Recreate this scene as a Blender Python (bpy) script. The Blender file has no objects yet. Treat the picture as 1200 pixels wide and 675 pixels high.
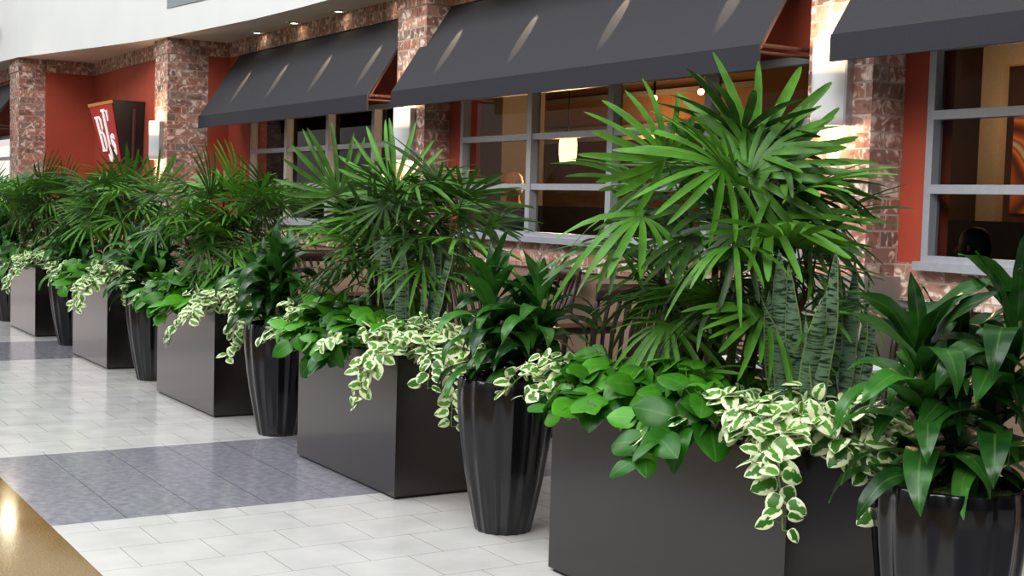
import bpy, math, random
from mathutils import Vector, Matrix
PI = math.pi
C = bpy.context.scene.collection
scene = bpy.context.scene

# ------------------------------------------------------------------ helpers
def lin(c):
    return tuple(((v/255)/12.92 if v/255 <= .04045 else ((v/255+.055)/1.055)**2.4) for v in c)

class MB:
    """collects geometry for ONE mesh"""
    def __init__(s):
        s.v = []; s.f = []; s.uv = []; s.m = []
    def grid(s, rows, mat=0, close=False, uvs=None):
        b = len(s.v); nc = len(rows[0]); nr = len(rows)
        for r in rows: s.v.extend([tuple(p) for p in r])
        for i in range(nr-1):
            for j in range(nc if close else nc-1):
                j2 = (j+1) % nc
                s.f.append((b+i*nc+j, b+i*nc+j2, b+(i+1)*nc+j2, b+(i+1)*nc+j))
                u0 = j/max(1, nc-1); u1 = (j+1)/max(1, nc-1)
                s.uv.append(((u0, i/(nr-1)), (u1, i/(nr-1)), (u1, (i+1)/(nr-1)), (u0, (i+1)/(nr-1))))
                s.m.append(mat)
        return b
    def poly(s, pts, mat=0):
        b = len(s.v); s.v.extend([tuple(p) for p in pts])
        s.f.append(tuple(range(b, b+len(pts)))); s.uv.append(tuple((0, 0) for _ in pts)); s.m.append(mat)
    def box(s, x0, y0, z0, x1, y1, z1, mat=0, mtx=None):
        c = [(x0,y0,z0),(x1,y0,z0),(x1,y1,z0),(x0,y1,z0),(x0,y0,z1),(x1,y0,z1),(x1,y1,z1),(x0,y1,z1)]
        if mtx: c = [tuple(mtx @ Vector(p)) for p in c]
        b = len(s.v); s.v.extend(c)
        for q in ((0,3,2,1),(4,5,6,7),(0,1,5,4),(1,2,6,5),(2,3,7,6),(3,0,4,7)):
            s.f.append(tuple(b+i for i in q)); s.uv.append(((0,0),(1,0),(1,1),(0,1))); s.m.append(mat)
        return s
    def prism(s, pts, d, mat=0):
        """closed polygon pts extruded by vector d"""
        d = Vector(d); n = len(pts); b = len(s.v)
        s.v.extend([tuple(p) for p in pts]); s.v.extend([tuple(Vector(p)+d) for p in pts])
        fs = [tuple(range(b+n-1, b-1, -1)), tuple(range(b+n, b+2*n))]
        for i in range(n):
            j = (i+1) % n; fs.append((b+i, b+j, b+n+j, b+n+i))
        for f in fs: s.f.append(f); s.uv.append(tuple((0,0) for _ in f)); s.m.append(mat)
        return s
    def tube(s, pts, rad, n=6, mat=0, cap=True):
        pts = [Vector(p) for p in pts]; rows = []
        if not hasattr(rad, '__len__'): rad = [rad]*len(pts)
        up = Vector((0.13, 0.31, 1)).normalized()
        for i, p in enumerate(pts):
            t = (pts[min(i+1, len(pts)-1)] - pts[max(i-1, 0)])
            if t.length < 1e-9: t = Vector((0,0,1))
            t.normalize()
            a = t.cross(up)
            if a.length < .05: a = t.cross(Vector((1,0,0)))
            a.normalize(); bb = t.cross(a)
            rows.append([p + (a*math.cos(2*PI*k/n) + bb*math.sin(2*PI*k/n))*rad[i] for k in range(n)])
        b = s.grid(rows, mat, close=True)
        if cap:
            e = b + (len(pts)-1)*n
            s.f.append(tuple(b+k for k in range(n-1, -1, -1))); s.uv.append(tuple((0,0) for _ in range(n))); s.m.append(mat)
            s.f.append(tuple(e+k for k in range(n))); s.uv.append(tuple((0,0) for _ in range(n))); s.m.append(mat)
        return s
    def lathe(s, prof, n=32, mat=0, mod=None, cx=0, cy=0):
        rows = []
        for (r, z) in prof:
            row = []
            for k in range(n):
                a = 2*PI*k/n; rr = r*(mod(a, z) if mod else 1)
                row.append((cx+rr*math.cos(a), cy+rr*math.sin(a), z))
            rows.append(row)
        s.grid(rows, mat, close=True); return s
    def build(s, name, mats, parent=None, smooth=False, bevel=0):
        me = bpy.data.meshes.new(name)
        me.from_pydata(s.v, [], s.f); me.update()
        uvl = me.uv_layers.new(name='UVMap')
        flat = [c for f in s.uv for q in f for c in q]
        uvl.data.foreach_set('uv', flat)
        if not isinstance(mats, (list, tuple)): mats = [mats]
        for m in mats: me.materials.append(m)
        me.polygons.foreach_set('material_index', s.m)
        if smooth: me.polygons.foreach_set('use_smooth', [True]*len(s.f))
        o = bpy.data.objects.new(name, me); C.objects.link(o)
        if parent: o.parent = parent
        if bevel:
            b = o.modifiers.new('bevel', 'BEVEL'); b.width = bevel; b.segments = 2; b.limit_method = 'ANGLE'
        return o

def tag(o, label=None, cat=None, group=None, kind=None):
    if label: o['label'] = label
    if cat: o['category'] = cat
    if group: o['group'] = group
    if kind: o['kind'] = kind
    return o
def empty(name, loc=(0,0,0), label=None, cat=None, group=None, rz=0):
    o = bpy.data.objects.new(name, None); C.objects.link(o); o.location = loc; o.rotation_euler = (0,0,rz)
    o.empty_display_size = .1
    return tag(o, label, cat, group)
def copy_tree(o, parent=None):
    c = o.copy(); C.objects.link(c)
    if parent: c.parent = parent
    for ch in list(o.children): copy_tree(ch, c)
    return c
def struct(o): o['kind'] = 'structure'; return o

# ------------------------------------------------------------------ materials
def newmat(name):
    m = bpy.data.materials.new(name); m.use_nodes = True
    nt = m.node_tree; b = nt.nodes['Principled BSDF']
    return m, nt, b
def N(nt, t, **kw):
    n = nt.nodes.new(t)
    for k, v in kw.items(): setattr(n, k, v)
    return n
def Lk(nt, a, b): nt.links.new(a, b)
def ramp(nt, stops, interp='LINEAR'):
    r = N(nt, 'ShaderNodeValToRGB'); r.color_ramp.interpolation = interp
    el = r.color_ramp.elements
    while len(el) < len(stops): el.new(.5)
    for e, (p, c) in zip(el, stops): e.position = p; e.color = (*c, 1)
    return r
def mathn(nt, op, a=None, b=None, clamp=False):
    n = N(nt, 'ShaderNodeMath', operation=op); n.use_clamp = clamp
    for i, v in enumerate((a, b)):
        if v is None: continue
        if isinstance(v, (int, float)): n.inputs[i].default_value = v
        else: Lk(nt, v, n.inputs[i])
    return n.outputs[0]
def mixc(nt, fac, a, b, blend='MIX'):
    n = N(nt, 'ShaderNodeMix', data_type='RGBA', blend_type=blend)
    for i, v in ((0, fac), (6, a), (7, b)):
        if isinstance(v, (int, float)): n.inputs[i].default_value = v
        elif isinstance(v, tuple): n.inputs[i].default_value = (*v, 1) if len(v) == 3 else v
        else: Lk(nt, v, n.inputs[i])
    return n.outputs[2]
def simple(name, rgb, rough=.5, metal=0, noise=.12, scale=30, bump=0, spec=.5):
    m, nt, b = newmat(name)
    g = N(nt, 'ShaderNodeTexCoord')
    n = N(nt, 'ShaderNodeTexNoise'); n.inputs['Scale'].default_value = scale; n.inputs['Detail'].default_value = 3
    Lk(nt, g.outputs['Object'], n.inputs['Vector'])
    c = lin(rgb)
    r = ramp(nt, [(.3, tuple(v*(1-noise) for v in c)), (.7, tuple(min(1, v*(1+noise)) for v in c))])
    Lk(nt, n.outputs['Fac'], r.inputs['Fac']); Lk(nt, r.outputs['Color'], b.inputs['Base Color'])
    b.inputs['Roughness'].default_value = rough; b.inputs['Metallic'].default_value = metal
    b.inputs['Specular IOR Level'].default_value = spec
    if bump:
        bp = N(nt, 'ShaderNodeBump'); bp.inputs['Strength'].default_value = bump; bp.inputs['Distance'].default_value = .01
        Lk(nt, n.outputs['Fac'], bp.inputs['Height']); Lk(nt, bp.outputs['Normal'], b.inputs['Normal'])
    return m
def emis(name, rgb, strength):
    m, nt, b = newmat(name)
    b.inputs['Base Color'].default_value = (*lin(rgb), 1)
    b.inputs['Emission Color'].default_value = (*lin(rgb), 1); b.inputs['Emission Strength'].default_value = strength
    return m

def brick_mat(name, bw=.26, rh=.0885, soldier=False):
    m, nt, b = newmat(name)
    g = N(nt, 'ShaderNodeNewGeometry')
    sp = N(nt, 'ShaderNodeSeparateXYZ'); Lk(nt, g.outputs['Position'], sp.inputs[0])
    sn = N(nt, 'ShaderNodeSeparateXYZ'); Lk(nt, g.outputs['True Normal'], sn.inputs[0])
    ax = mathn(nt, 'ABSOLUTE', sn.outputs[0]); ay = mathn(nt, 'ABSOLUTE', sn.outputs[1])
    u = mathn(nt, 'ADD', mathn(nt, 'MULTIPLY', sp.outputs[0], ay), mathn(nt, 'MULTIPLY', sp.outputs[1], ax))
    cb = N(nt, 'ShaderNodeCombineXYZ')
    if soldier: Lk(nt, sp.outputs[2], cb.inputs[0]); Lk(nt, u, cb.inputs[1])
    else: Lk(nt, u, cb.inputs[0]); Lk(nt, sp.outputs[2], cb.inputs[1])
    bt = N(nt, 'ShaderNodeTexBrick'); Lk(nt, cb.outputs[0], bt.inputs['Vector'])
    bt.inputs['Scale'].default_value = 1; bt.inputs['Brick Width'].default_value = bw; bt.inputs['Row Height'].default_value = rh
    bt.inputs['Mortar Size'].default_value = .006; bt.inputs['Mortar Smooth'].default_value = .3; bt.inputs['Bias'].default_value = 0
    if soldier: bt.offset = 0
    bt.inputs['Color1'].default_value = (0,0,0,1); bt.inputs['Color2'].default_value = (1,1,1,1); bt.inputs['Mortar'].default_value = (.5,.5,.5,1)
    r = ramp(nt, [(0, lin((108,90,84))), (.25, lin((156,106,90))), (.5, lin((134,104,94))), (.75, lin((172,128,110))), (1, lin((130,114,106)))])
    Lk(nt, bt.outputs['Color'], r.inputs['Fac'])
    # whitish smears, different in each brick
    off = N(nt, 'ShaderNodeVectorMath', operation='MULTIPLY_ADD')
    cb2 = N(nt, 'ShaderNodeCombineXYZ'); Lk(nt, bt.outputs['Color'], cb2.inputs[0]); Lk(nt, bt.outputs['Color'], cb2.inputs[2])
    off.inputs[1].default_value = (7, 0, 5); Lk(nt, cb2.outputs[0], off.inputs[0]); Lk(nt, g.outputs['Position'], off.inputs[2])
    n = N(nt, 'ShaderNodeTexNoise'); n.inputs['Scale'].default_value = 9; n.inputs['Detail'].default_value = 4; n.inputs['Distortion'].default_value = 1.6
    Lk(nt, off.outputs[0], n.inputs['Vector'])
    sm = ramp(nt, [(.52, (0,0,0)), (.62, (1,1,1))]); Lk(nt, n.outputs['Fac'], sm.inputs['Fac'])
    dk = ramp(nt, [(.30, (1,1,1)), (.42, (0,0,0))]); Lk(nt, n.outputs['Fac'], dk.inputs['Fac'])
    c1 = mixc(nt, mathn(nt, 'MULTIPLY', sm.outputs['Color'], .7), r.outputs['Color'], lin((222,208,198)))
    c1 = mixc(nt, mathn(nt, 'MULTIPLY', dk.outputs['Color'], .55), c1, lin((60,46,42)))
    c2 = mixc(nt, bt.outputs['Fac'], c1, lin((160,146,134)))
    sc_ = N(nt, 'ShaderNodeVectorMath', operation='SCALE'); sc_.inputs['Scale'].default_value = 1.4; Lk(nt, c2, sc_.inputs[0])
    Lk(nt, sc_.outputs[0], b.inputs['Base Color']); b.inputs['Roughness'].default_value = .85
    bp = N(nt, 'ShaderNodeBump'); bp.inputs['Strength'].default_value = .5; bp.inputs['Distance'].default_value = .008
    h = mathn(nt, 'SUBTRACT', mathn(nt, 'MULTIPLY', n.outputs['Fac'], .5), bt.outputs['Fac'])
    Lk(nt, h, bp.inputs['Height']); Lk(nt, bp.outputs['Normal'], b.inputs['Normal'])
    return m

def floor_mat():
    m, nt, b = newmat('mall_floor_tile')
    g = N(nt, 'ShaderNodeNewGeometry')
    sp = N(nt, 'ShaderNodeSeparateXYZ'); Lk(nt, g.outputs['Position'], sp.inputs[0])
    X, Y = sp.outputs[0], sp.outputs[1]
    cb = N(nt, 'ShaderNodeCombineXYZ')
    Lk(nt, mathn(nt, 'ADD', Y, 40*.3465-1.53), cb.inputs[0]); Lk(nt, mathn(nt, 'ADD', X, 80*.3235+5.875), cb.inputs[1])
    bt = N(nt, 'ShaderNodeTexBrick'); Lk(nt, cb.outputs[0], bt.inputs['Vector'])
    for k, v in (('Scale', 1), ('Brick Width', .3465), ('Row Height', .3235), ('Mortar Size', .0018), ('Mortar Smooth', .1), ('Bias', 0)):
        bt.inputs[k].default_value = v
    bt.inputs['Color1'].default_value = (0,0,0,1); bt.inputs['Color2'].default_value = (1,1,1,1); bt.inputs['Mortar'].default_value = (0,0,0,1)
    n = N(nt, 'ShaderNodeTexNoise'); n.inputs['Scale'].default_value = 4; n.inputs['Detail'].default_value = 5
    Lk(nt, g.outputs['Position'], n.inputs['Vector'])
    wr = ramp(nt, [(.3, lin((198,196,194))), (.7, lin((214,212,209)))]); Lk(nt, n.outputs['Fac'], wr.inputs['Fac'])
    tv = mixc(nt, mathn(nt, 'MULTIPLY', bt.outputs['Color'], .10), wr.outputs['Color'], lin((185,184,188)))
    white = mixc(nt, bt.outputs['Fac'], tv, lin((142,140,138)))
    # dark bands across the walkway
    def between(v, a, c): return mathn(nt, 'MULTIPLY', mathn(nt, 'GREATER_THAN', v, a), mathn(nt, 'LESS_THAN', v, c))
    band = mathn(nt, 'ADD', mathn(nt, 'ADD', between(X, -7.73, -6.045), between(X, -13.68, -12.19)), mathn(nt, 'ADD', between(X, -19.7, -18.1), between(X, -1.75, -.1)), True)
    n2 = N(nt, 'ShaderNodeTexNoise'); n2.inputs['Scale'].default_value = 22; n2.inputs['Detail'].default_value = 4
    Lk(nt, g.outputs['Position'], n2.inputs['Vector'])
    br = ramp(nt, [(.3, lin((132,131,142))), (.7, lin((158,156,164)))]); Lk(nt, n2.outputs['Fac'], br.inputs['Fac'])
    jf = mathn(nt, 'PINGPONG', mathn(nt, 'ADD', Y, .3465/2*0 + 20*.3465 - 1.70), .3465/2)
    jl = mathn(nt, 'LESS_THAN', jf, .0022)
    bandc = mixc(nt, jl, br.outputs['Color'], lin((104,102,108)))
    c = mixc(nt, band, white, bandc)
    # tan terrazzo strip on the walkway side
    n3 = N(nt, 'ShaderNodeTexNoise'); n3.inputs['Scale'].default_value = 140; n3.inputs['Detail'].default_value = 2
    Lk(nt, g.outputs['Position'], n3.inputs['Vector'])
    gr = ramp(nt, [(.35, lin((112,88,44))), (.6, lin((136,110,62))), (.78, lin((168,144,96)))]); Lk(nt, n3.outputs['Fac'], gr.inputs['Fac'])
    gold = mathn(nt, 'LESS_THAN', Y, 1.358)
    c = mixc(nt, gold, c, gr.outputs['Color'])
    Lk(nt, c, b.inputs['Base Color'])
    b.inputs['Roughness'].default_value = .16
    rr = mathn(nt, 'ADD', mathn(nt, 'MULTIPLY', n.outputs['Fac'], .12), .10); rr = mathn(nt, 'SUBTRACT', rr, mathn(nt, 'MULTIPLY', gold, .06)); Lk(nt, rr, b.inputs['Roughness'])
    return m

def leaf_mat(name, c0, c1, rough=.38, kind=None, trans=.22, rv=.7):
    m, nt, b = newmat(name)
    tc = N(nt, 'ShaderNodeTexCoord'); uv = N(nt, 'ShaderNodeSeparateXYZ'); Lk(nt, tc.outputs['UV'], uv.inputs[0])
    g = N(nt, 'ShaderNodeNewGeometry')
    n = N(nt, 'ShaderNodeTexNoise'); n.inputs['Scale'].default_value = 11; n.inputs['Detail'].default_value = 2
    Lk(nt, tc.outputs['Object'], n.inputs['Vector'])
    oi = N(nt, 'ShaderNodeObjectInfo')
    f = mathn(nt, 'ADD', mathn(nt, 'MULTIPLY', n.outputs['Fac'], .8), mathn(nt, 'MULTIPLY', mathn(nt, 'SUBTRACT', oi.outputs['Random'], .35), rv))
    r = ramp(nt, [(.2, lin(c0)), (.95, lin(c1))]); Lk(nt, f, r.inputs['Fac'])
    col = r.outputs['Color']
    d = mathn(nt, 'MULTIPLY', mathn(nt, 'ABSOLUTE', mathn(nt, 'SUBTRACT', uv.outputs[0], .5)), 2)
    if kind == 'variegated':
        nn = N(nt, 'ShaderNodeTexNoise'); nn.inputs['Scale'].default_value = 38; nn.inputs['Detail'].default_value = 2
        Lk(nt, tc.outputs['Object'], nn.inputs['Vector'])
        q = mathn(nt, 'ADD', d, mathn(nt, 'MULTIPLY', mathn(nt, 'SUBTRACT', nn.outputs['Fac'], .5), 1.7))
        q = mathn(nt, 'ADD', q, mathn(nt, 'MULTIPLY', mathn(nt, 'SUBTRACT', oi.outputs['Random'], .5), .2))
        rr = ramp(nt, [(.36, (0,0,0)), (.50, (1,1,1))]); Lk(nt, q, rr.inputs['Fac'])
        col = mixc(nt, rr.outputs['Color'], col, lin((228,236,196)))
    elif kind == 'banded':
        cb = N(nt, 'ShaderNodeCombineXYZ'); Lk(nt, mathn(nt, 'MULTIPLY', uv.outputs[0], .7), cb.inputs[0])
        Lk(nt, mathn(nt, 'MULTIPLY', uv.outputs[1], 42), cb.inputs[1]); Lk(nt, mathn(nt, 'MULTIPLY', oi.outputs['Random'], 30), cb.inputs[2])
        nn = N(nt, 'ShaderNodeTexNoise'); nn.inputs['Scale'].default_value = 1.5; nn.inputs['Detail'].default_value = 4; nn.inputs['Distortion'].default_value = .6
        Lk(nt, cb.outputs[0], nn.inputs['Vector'])
        rr = ramp(nt, [(.41, (0,0,0)), (.52, (1,1,1))]); Lk(nt, nn.outputs['Fac'], rr.inputs['Fac'])
        col = mixc(nt, rr.outputs['Color'], col, lin((112,140,112)))
        col = mixc(nt, mathn(nt, 'GREATER_THAN', d, .86), col, lin((132,150,96)))
    elif kind == 'ribbed':
        w = mathn(nt, 'SINE', mathn(nt, 'MULTIPLY', uv.outputs[0], 40))
        col = mixc(nt, mathn(nt, 'MULTIPLY', mathn(nt, 'ADD', w, 1), .08), col, lin((150,190,110)))
    elif kind == 'midrib':
        w = mathn(nt, 'LESS_THAN', d, .07)
        col = mixc(nt, mathn(nt, 'MULTIPLY', w, .14), col, lin((150,190,100)))
    Lk(nt, col, b.inputs['Base Color']); b.inputs['Roughness'].default_value = rough
    b.inputs['Specular IOR Level'].default_value = .4
    if trans:
        t = N(nt, 'ShaderNodeBsdfTranslucent'); Lk(nt, col, t.inputs['Color'])
        mx = N(nt, 'ShaderNodeMixShader'); mx.inputs[0].default_value = trans
        Lk(nt, b.outputs[0], mx.inputs[1]); Lk(nt, t.outputs[0], mx.inputs[2])
        Lk(nt, mx.outputs[0], nt.nodes['Material Output'].inputs['Surface'])
    return m

def glass_mat():
    m, nt, b = newmat('window_glass'); nt.nodes.remove(b)
    t = N(nt, 'ShaderNodeBsdfTransparent'); t.inputs[0].default_value = (.82,.84,.83,1)
    gl = N(nt, 'ShaderNodeBsdfGlossy'); gl.inputs['Roughness'].default_value = .012; gl.inputs[0].default_value = (.9,.93,.95,1)
    fr = N(nt, 'ShaderNodeFresnel'); fr.inputs[0].default_value = 1.2
    mx = N(nt, 'ShaderNodeMixShader'); Lk(nt, fr.outputs[0], mx.inputs[0]); Lk(nt, t.outputs[0], mx.inputs[1]); Lk(nt, gl.outputs[0], mx.inputs[2])
    Lk(nt, mx.outputs[0], nt.nodes['Material Output'].inputs['Surface'])
    return m

M = {}
M['floor'] = floor_mat()
M['brick'] = brick_mat('clinker_brick')
M['soldier'] = brick_mat('soldier_course_brick', bw=.30, rh=.0885, soldier=True)
M['red'] = simple('terracotta_red_paint', (184,82,58), .75, noise=.06, scale=3)
M['plinth'] = simple('grey_plinth_stone', (150,142,134), .8, noise=.1, scale=6)
M['tanwall'] = simple('tan_render', (150,124,104), .85, noise=.1, scale=5)
M['white'] = simple('white_fascia_paint', (236,238,236), .6, noise=.02, scale=2)
M['soffit'] = simple('soffit_paint', (226,214,202), .7, noise=.03, scale=2)
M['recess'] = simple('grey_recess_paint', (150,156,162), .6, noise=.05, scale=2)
M['canvas'] = simple('charcoal_awning_canvas', (70,70,74), .8, noise=.08, scale=120, bump=.05, spec=.2)
M['valance'] = simple('charcoal_valance_canvas', (60,60,67), .8, noise=.08, scale=120, bump=.05, spec=.2)
M['awnbar'] = simple('awning_frame_bar', (90,62,58), .5)
M['alu'] = simple('window_aluminium', (176,178,184), .42, .25, noise=.04)
M['glass'] = glass_mat()
M['planter'] = simple('dark_bronze_laminate', (24,21,20), .2, .0, noise=.06, scale=1.5, spec=.72)
M['planter'].node_tree.nodes['Principled BSDF'].inputs['IOR'].default_value = 1.6
M['pot'] = simple('gloss_black_resin', (24,24,27), .15, .25, noise=.1, scale=5, spec=.8)
M['soil'] = simple('potting_soil', (44,33,26), .95, noise=.4, scale=60, bump=.6)
M['moss'] = simple('sheet_moss', (74,104,36), .9, noise=.5, scale=70, bump=.8)
M['palm'] = leaf_mat('lady_palm_leaf', (18,54,16), (98,164,36), .4, 'ribbed', .2)
M['palmstem'] = simple('palm_petiole', (66,96,44), .5, noise=.2)
M['cane'] = simple('fibrous_palm_cane', (92,70,50), .9, noise=.4, scale=60, bump=.5)
M['sans'] = leaf_mat('snake_plant_leaf', (20,42,30), (46,76,48), .4, 'banded', 0)
M['pothos'] = leaf_mat('green_pothos_leaf', (40,104,20), (98,172,44), .32, 'midrib', .22)
M['njoy'] = leaf_mat('variegated_pothos_leaf', (62,118,36), (118,168,64), .36, 'variegated', .22)
M['vine'] = simple('vine_stem', (112,140,62), .5, noise=.2)
M['drac'] = leaf_mat('dracaena_leaf', (22,64,22), (72,138,48), .28, 'midrib', .12)
M['dracane'] = simple('dracaena_cane', (112,106,78), .8, noise=.3, scale=40, bump=.5)
M['wood'] = simple('dark_stained_wood', (52,34,26), .4, noise=.25, scale=12)
M['tabletop'] = simple('pale_laminate', (226,226,230), .35, noise=.02)
M['darkapron'] = simple('table_apron', (52,40,38), .5)
M['steel'] = simple('brushed_steel', (196,198,202), .3, .8, noise=.04)
M['black'] = simple('black_metal', (16,15,17), .45)
M['signred'] = simple('sign_red', (196,34,34), .45, noise=.03)
M['signyel'] = simple('sign_edge', (226,150,60), .5)
M['signwhite'] = emis('sign_letter_white', (250,248,246), .25)
M['maroon'] = simple('maroon_bar', (96,50,46), .5)
M['dining_wall'] = simple('dining_room_wall', (120,80,52), .8, noise=.15, scale=2)
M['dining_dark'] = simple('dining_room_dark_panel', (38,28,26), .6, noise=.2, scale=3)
M['beige'] = simple('beige_column_paint', (168,156,134), .8, noise=.05)

def sconce_mat():
    m, nt, b = newmat('sconce_diffuser')
    tc = N(nt, 'ShaderNodeTexCoord'); s = N(nt, 'ShaderNodeSeparateXYZ'); Lk(nt, tc.outputs['Object'], s.inputs[0])
    r = ramp(nt, [(.0, (.16,.13,.11)), (.4, (.06,.06,.06)), (.6, (.16,.15,.13)), (.8, (2.6,1.9,1.05)), (.97, (1.8,1.35,.85))])
    Lk(nt, mathn(nt, 'DIVIDE', s.outputs[2], .46), r.inputs['Fac'])
    b.inputs['Base Color'].default_value = (.55,.55,.56,1)
    Lk(nt, r.outputs['Color'], b.inputs['Emission Color']); b.inputs['Emission Strength'].default_value = 1
    b.inputs['Roughness'].default_value = .3
    return m
M['sconce'] = sconce_mat()

# ------------------------------------------------------------------ layout numbers (metres; camera above the origin)
H = 1.5
YW = 5.6            # window wall
ZS = 3.376          # underside of the soffit
YPC = 5.35          # front of the two shallow brick pillars
YPB = 4.84          # front of the deep brick pillar
YPA = 3.94          # front of the far brick pillar
YAW = 5.09          # front edge of the awnings
PLX = [(-4.46,-3.09), (-7.13,-5.87), (-9.88,-8.59), (-12.5,-11.31), (-15.33,-14.09), (-18.06,-16.83)]
PY0, PY1, PH = 2.99, 3.55, .79
POTS = [(-2.62,3.2), (-5.13,3.18), (-7.87,3.17), (-10.6,3.18), (-13.3,3.18), (-15.97,3.12)]

# ------------------------------------------------------------------ setting
fl = MB(); fl.poly([(-40,-16,0),(8,-16,0),(8,14,0),(-40,14,0)])
struct(fl.build('floor', M['floor']))

# facade wall: tan base, brick band under the sills, red above, openings left for the windows
WIN = {1: (-14.82, [-13.72,-12.6,-11.52], -10.74), 2: (-9.83, [-8.73,-7.66,-6.6], -5.58), 3: (-4.82, [-3.75,-2.68], -1.6)}
ZSILL, ZHEAD, ZM = 1.25, 2.42, (1.646, 2.035)
w = MB(); XL, XR = -15.7, -1.2; T = .16
w.box(XL, YW, 0, XR, YW+T, 1.02, 2); w.box(XL, YW-.02, 1.02, XR, YW+T, ZSILL, 0)
w.box(XL, YW, ZHEAD, XR, YW+T, ZS, 1)
edges = [XL, WIN[1][0], WIN[1][2], WIN[2][0], WIN[2][2], WIN[3][0], WIN[3][2], XR]
for a, c in zip(edges[0::2], edges[1::2]): w.box(a, YW, ZSILL, c, YW+T, ZHEAD, 1)
struct(w.build('wall_front', [M['brick'], M['red'], M['tanwall']]))
# recessed wall with the hanging sign and its side return
w = MB(); w.box(-19.7, 4.97, 0, -15.86, 5.12, ZS, 0); w.box(-19.62, 4.95, 0, -15.86, 4.97, 1.1, 1); w.box(-15.703, 5.34, 0, -15.69, YW, 1.1, 1); w.box(-15.86, 4.97, 0, -15.703, YW+T, ZS, 0)
struct(w.build('wall_recess', [M['red'], M['brick']]))
w = MB(); w.box(-19.95, 4.3, 0, -19.62, 5.12, ZS, 0); w.box(-32, 4.2, 2.35, -19.9, 4.36, ZS, 0); w.box(-32, 4.2, 0, -19.9, 4.36, 1.25, 0); w.box(-20.6, 4.2, 1.2, -19.9, 4.36, 2.4, 0)
struct(w.build('wall_left', [M['red']]))
# brick soldier-course band along the top of the walls
w = MB(); hz = 3.195
w.box(-15.6, YW-.03, hz, XR, YW, ZS+.02, 0); w.box(-19.62, 4.94, hz, -15.7, 4.97, ZS+.02, 0)
w.box(-19.62, 4.3, hz, -19.59, 4.97, ZS+.02, 0); w.box(-15.70, 5.34, hz, -15.69, YW, ZS+.02, 0)
struct(w.build('trim_1', [M['soldier']]))
w = MB(); w.box(-32, 4.16, hz, -20.3, 4.2, ZS+.02, 0); struct(w.build('trim_2', [M['soldier']]))
# soffit with a curved outer edge, and the white fascia that rises from it
FP = [(-34.0,3.55),(-26,3.66),(-20.47,3.83),(-19.62,3.90),(-18.6,4.14),(-17.25,4.47),(-16.4,4.66),(-15.65,4.79),(-14.6,4.91),(-13.4,5.03),(-12.3,5.08),(-11.0,5.1),(-8,5.1),(-4,5.1),(0,5.1)]
w = MB()
for (a, c) in zip(FP[:-1], FP[1:]):
    w.poly([(a[0],a[1],ZS),(a[0],5.76,ZS),(c[0],5.76,ZS),(c[0],c[1],ZS)])
struct(w.build('ceiling', [M['soffit']]))
w = MB()
rows = [[(x, y, ZS-.004) for x, y in FP], [(x, y, ZS+3.2) for x, y in FP]]
w.grid(rows); struct(w.build('trim_3', [M['white']]))
w = MB()
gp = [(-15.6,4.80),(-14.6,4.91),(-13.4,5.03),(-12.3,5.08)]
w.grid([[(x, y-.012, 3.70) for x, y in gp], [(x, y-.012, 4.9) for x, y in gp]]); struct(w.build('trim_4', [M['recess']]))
# rod bracket on the white wall, top left
b = MB(); b.tube([(-21.6,3.74,3.92),(-20.6,3.72,3.92),(-20.35,3.7,3.9),(-20.33,3.7,3.78)], .03, 8)
tag(b.build('rod_bracket', M['steel'], smooth=True), 'thin grey bent rod on the white wall at the top left', 'bracket')

# brick pillars
def pillar(x0, x1, yf, yb, label, plinth=None):
    t = empty('brick_pillar', ((x0+x1)/2, yf, 0), label, 'pillar', 'brick pillars of the restaurant front')
    ox, oy = (x0+x1)/2, yf
    z0 = plinth or 0
    s = MB(); s.box(x0-ox, 0, z0, x1-ox, yb-oy, hz); s.build('shaft', M['brick'], t)
    s = MB(); s.box(x0-ox-.012, -.012, hz, x1-ox+.012, yb-oy, ZS-.002); s.build('cap_course', M['soldier'], t)
    if plinth:
        s = MB(); s.box(x0-ox-.05, -.05, 0, x1-ox+.05, yb-oy, plinth); s.build('plinth', M['plinth'], t)
    return t
pillar(-20.3, -19.68, YPA, 4.38, 'far brick pillar left of the hanging red sign', None)
pillar(-16.21, -15.70, YPB, 5.34, 'deep brick pillar just right of the hanging red sign', None)
pillar(-10.64, -10.1, YPC, YW-.001, 'shallow brick pillar between the two large charcoal awnings', 1.17)
pillar(-5.5, -5.02, YPC, YW-.001, 'brick pillar behind the tallest palm, lit by a glowing sconce', 1.17)

# windows
def window(n, x0, mull, x1, yw=YW, zs=ZSILL, zh=ZHEAD, zm=ZM):
    t = bpy.data.objects.new('window_%d' % n, None); C.objects.link(t); t.location = (x0, yw, zs); struct(t)
    Lx = x1-x0; Hh = zh-zs; d0, d1 = -.045, .03; fw = .045
    f = MB()
    f.box(0, d0, 0, fw, d1, Hh); f.box(Lx-fw, d0, 0, Lx, d1, Hh); f.box(fw, d0, 0, Lx-fw, d1, fw); f.box(fw, d0, Hh-fw, Lx-fw, d1, Hh)
    f.build('window_frame', M['alu'], t)
    s = MB(); s.box(-.02, d0-.04, -.035, Lx+.02, d0+.02, .012); s.build('window_sill', M['alu'], t)
    for x in mull:
        q = MB(); q.box(x-x0-.032, d0-.008, fw, x-x0+.032, d1, Hh-fw); q.build('mullion', M['alu'], t)
    for z in zm:
        q = MB(); q.box(fw, d0, z-zs-.024, Lx-fw, d1-.01, z-zs+.024); q.build('glazing_bar', M['alu'], t)
    g = MB(); xs = [x0]+list(mull)+[x1]
    g.poly([(fw*.5,.012,fw*.5),(Lx-fw*.5,.012,fw*.5),(Lx-fw*.5,.012,Hh-fw*.5),(fw*.5,.012,Hh-fw*.5)])
    g.build('glass', M['glass'], t)
for n, (a, m_, c) in WIN.items(): window(n, a, m_, c)
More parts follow.
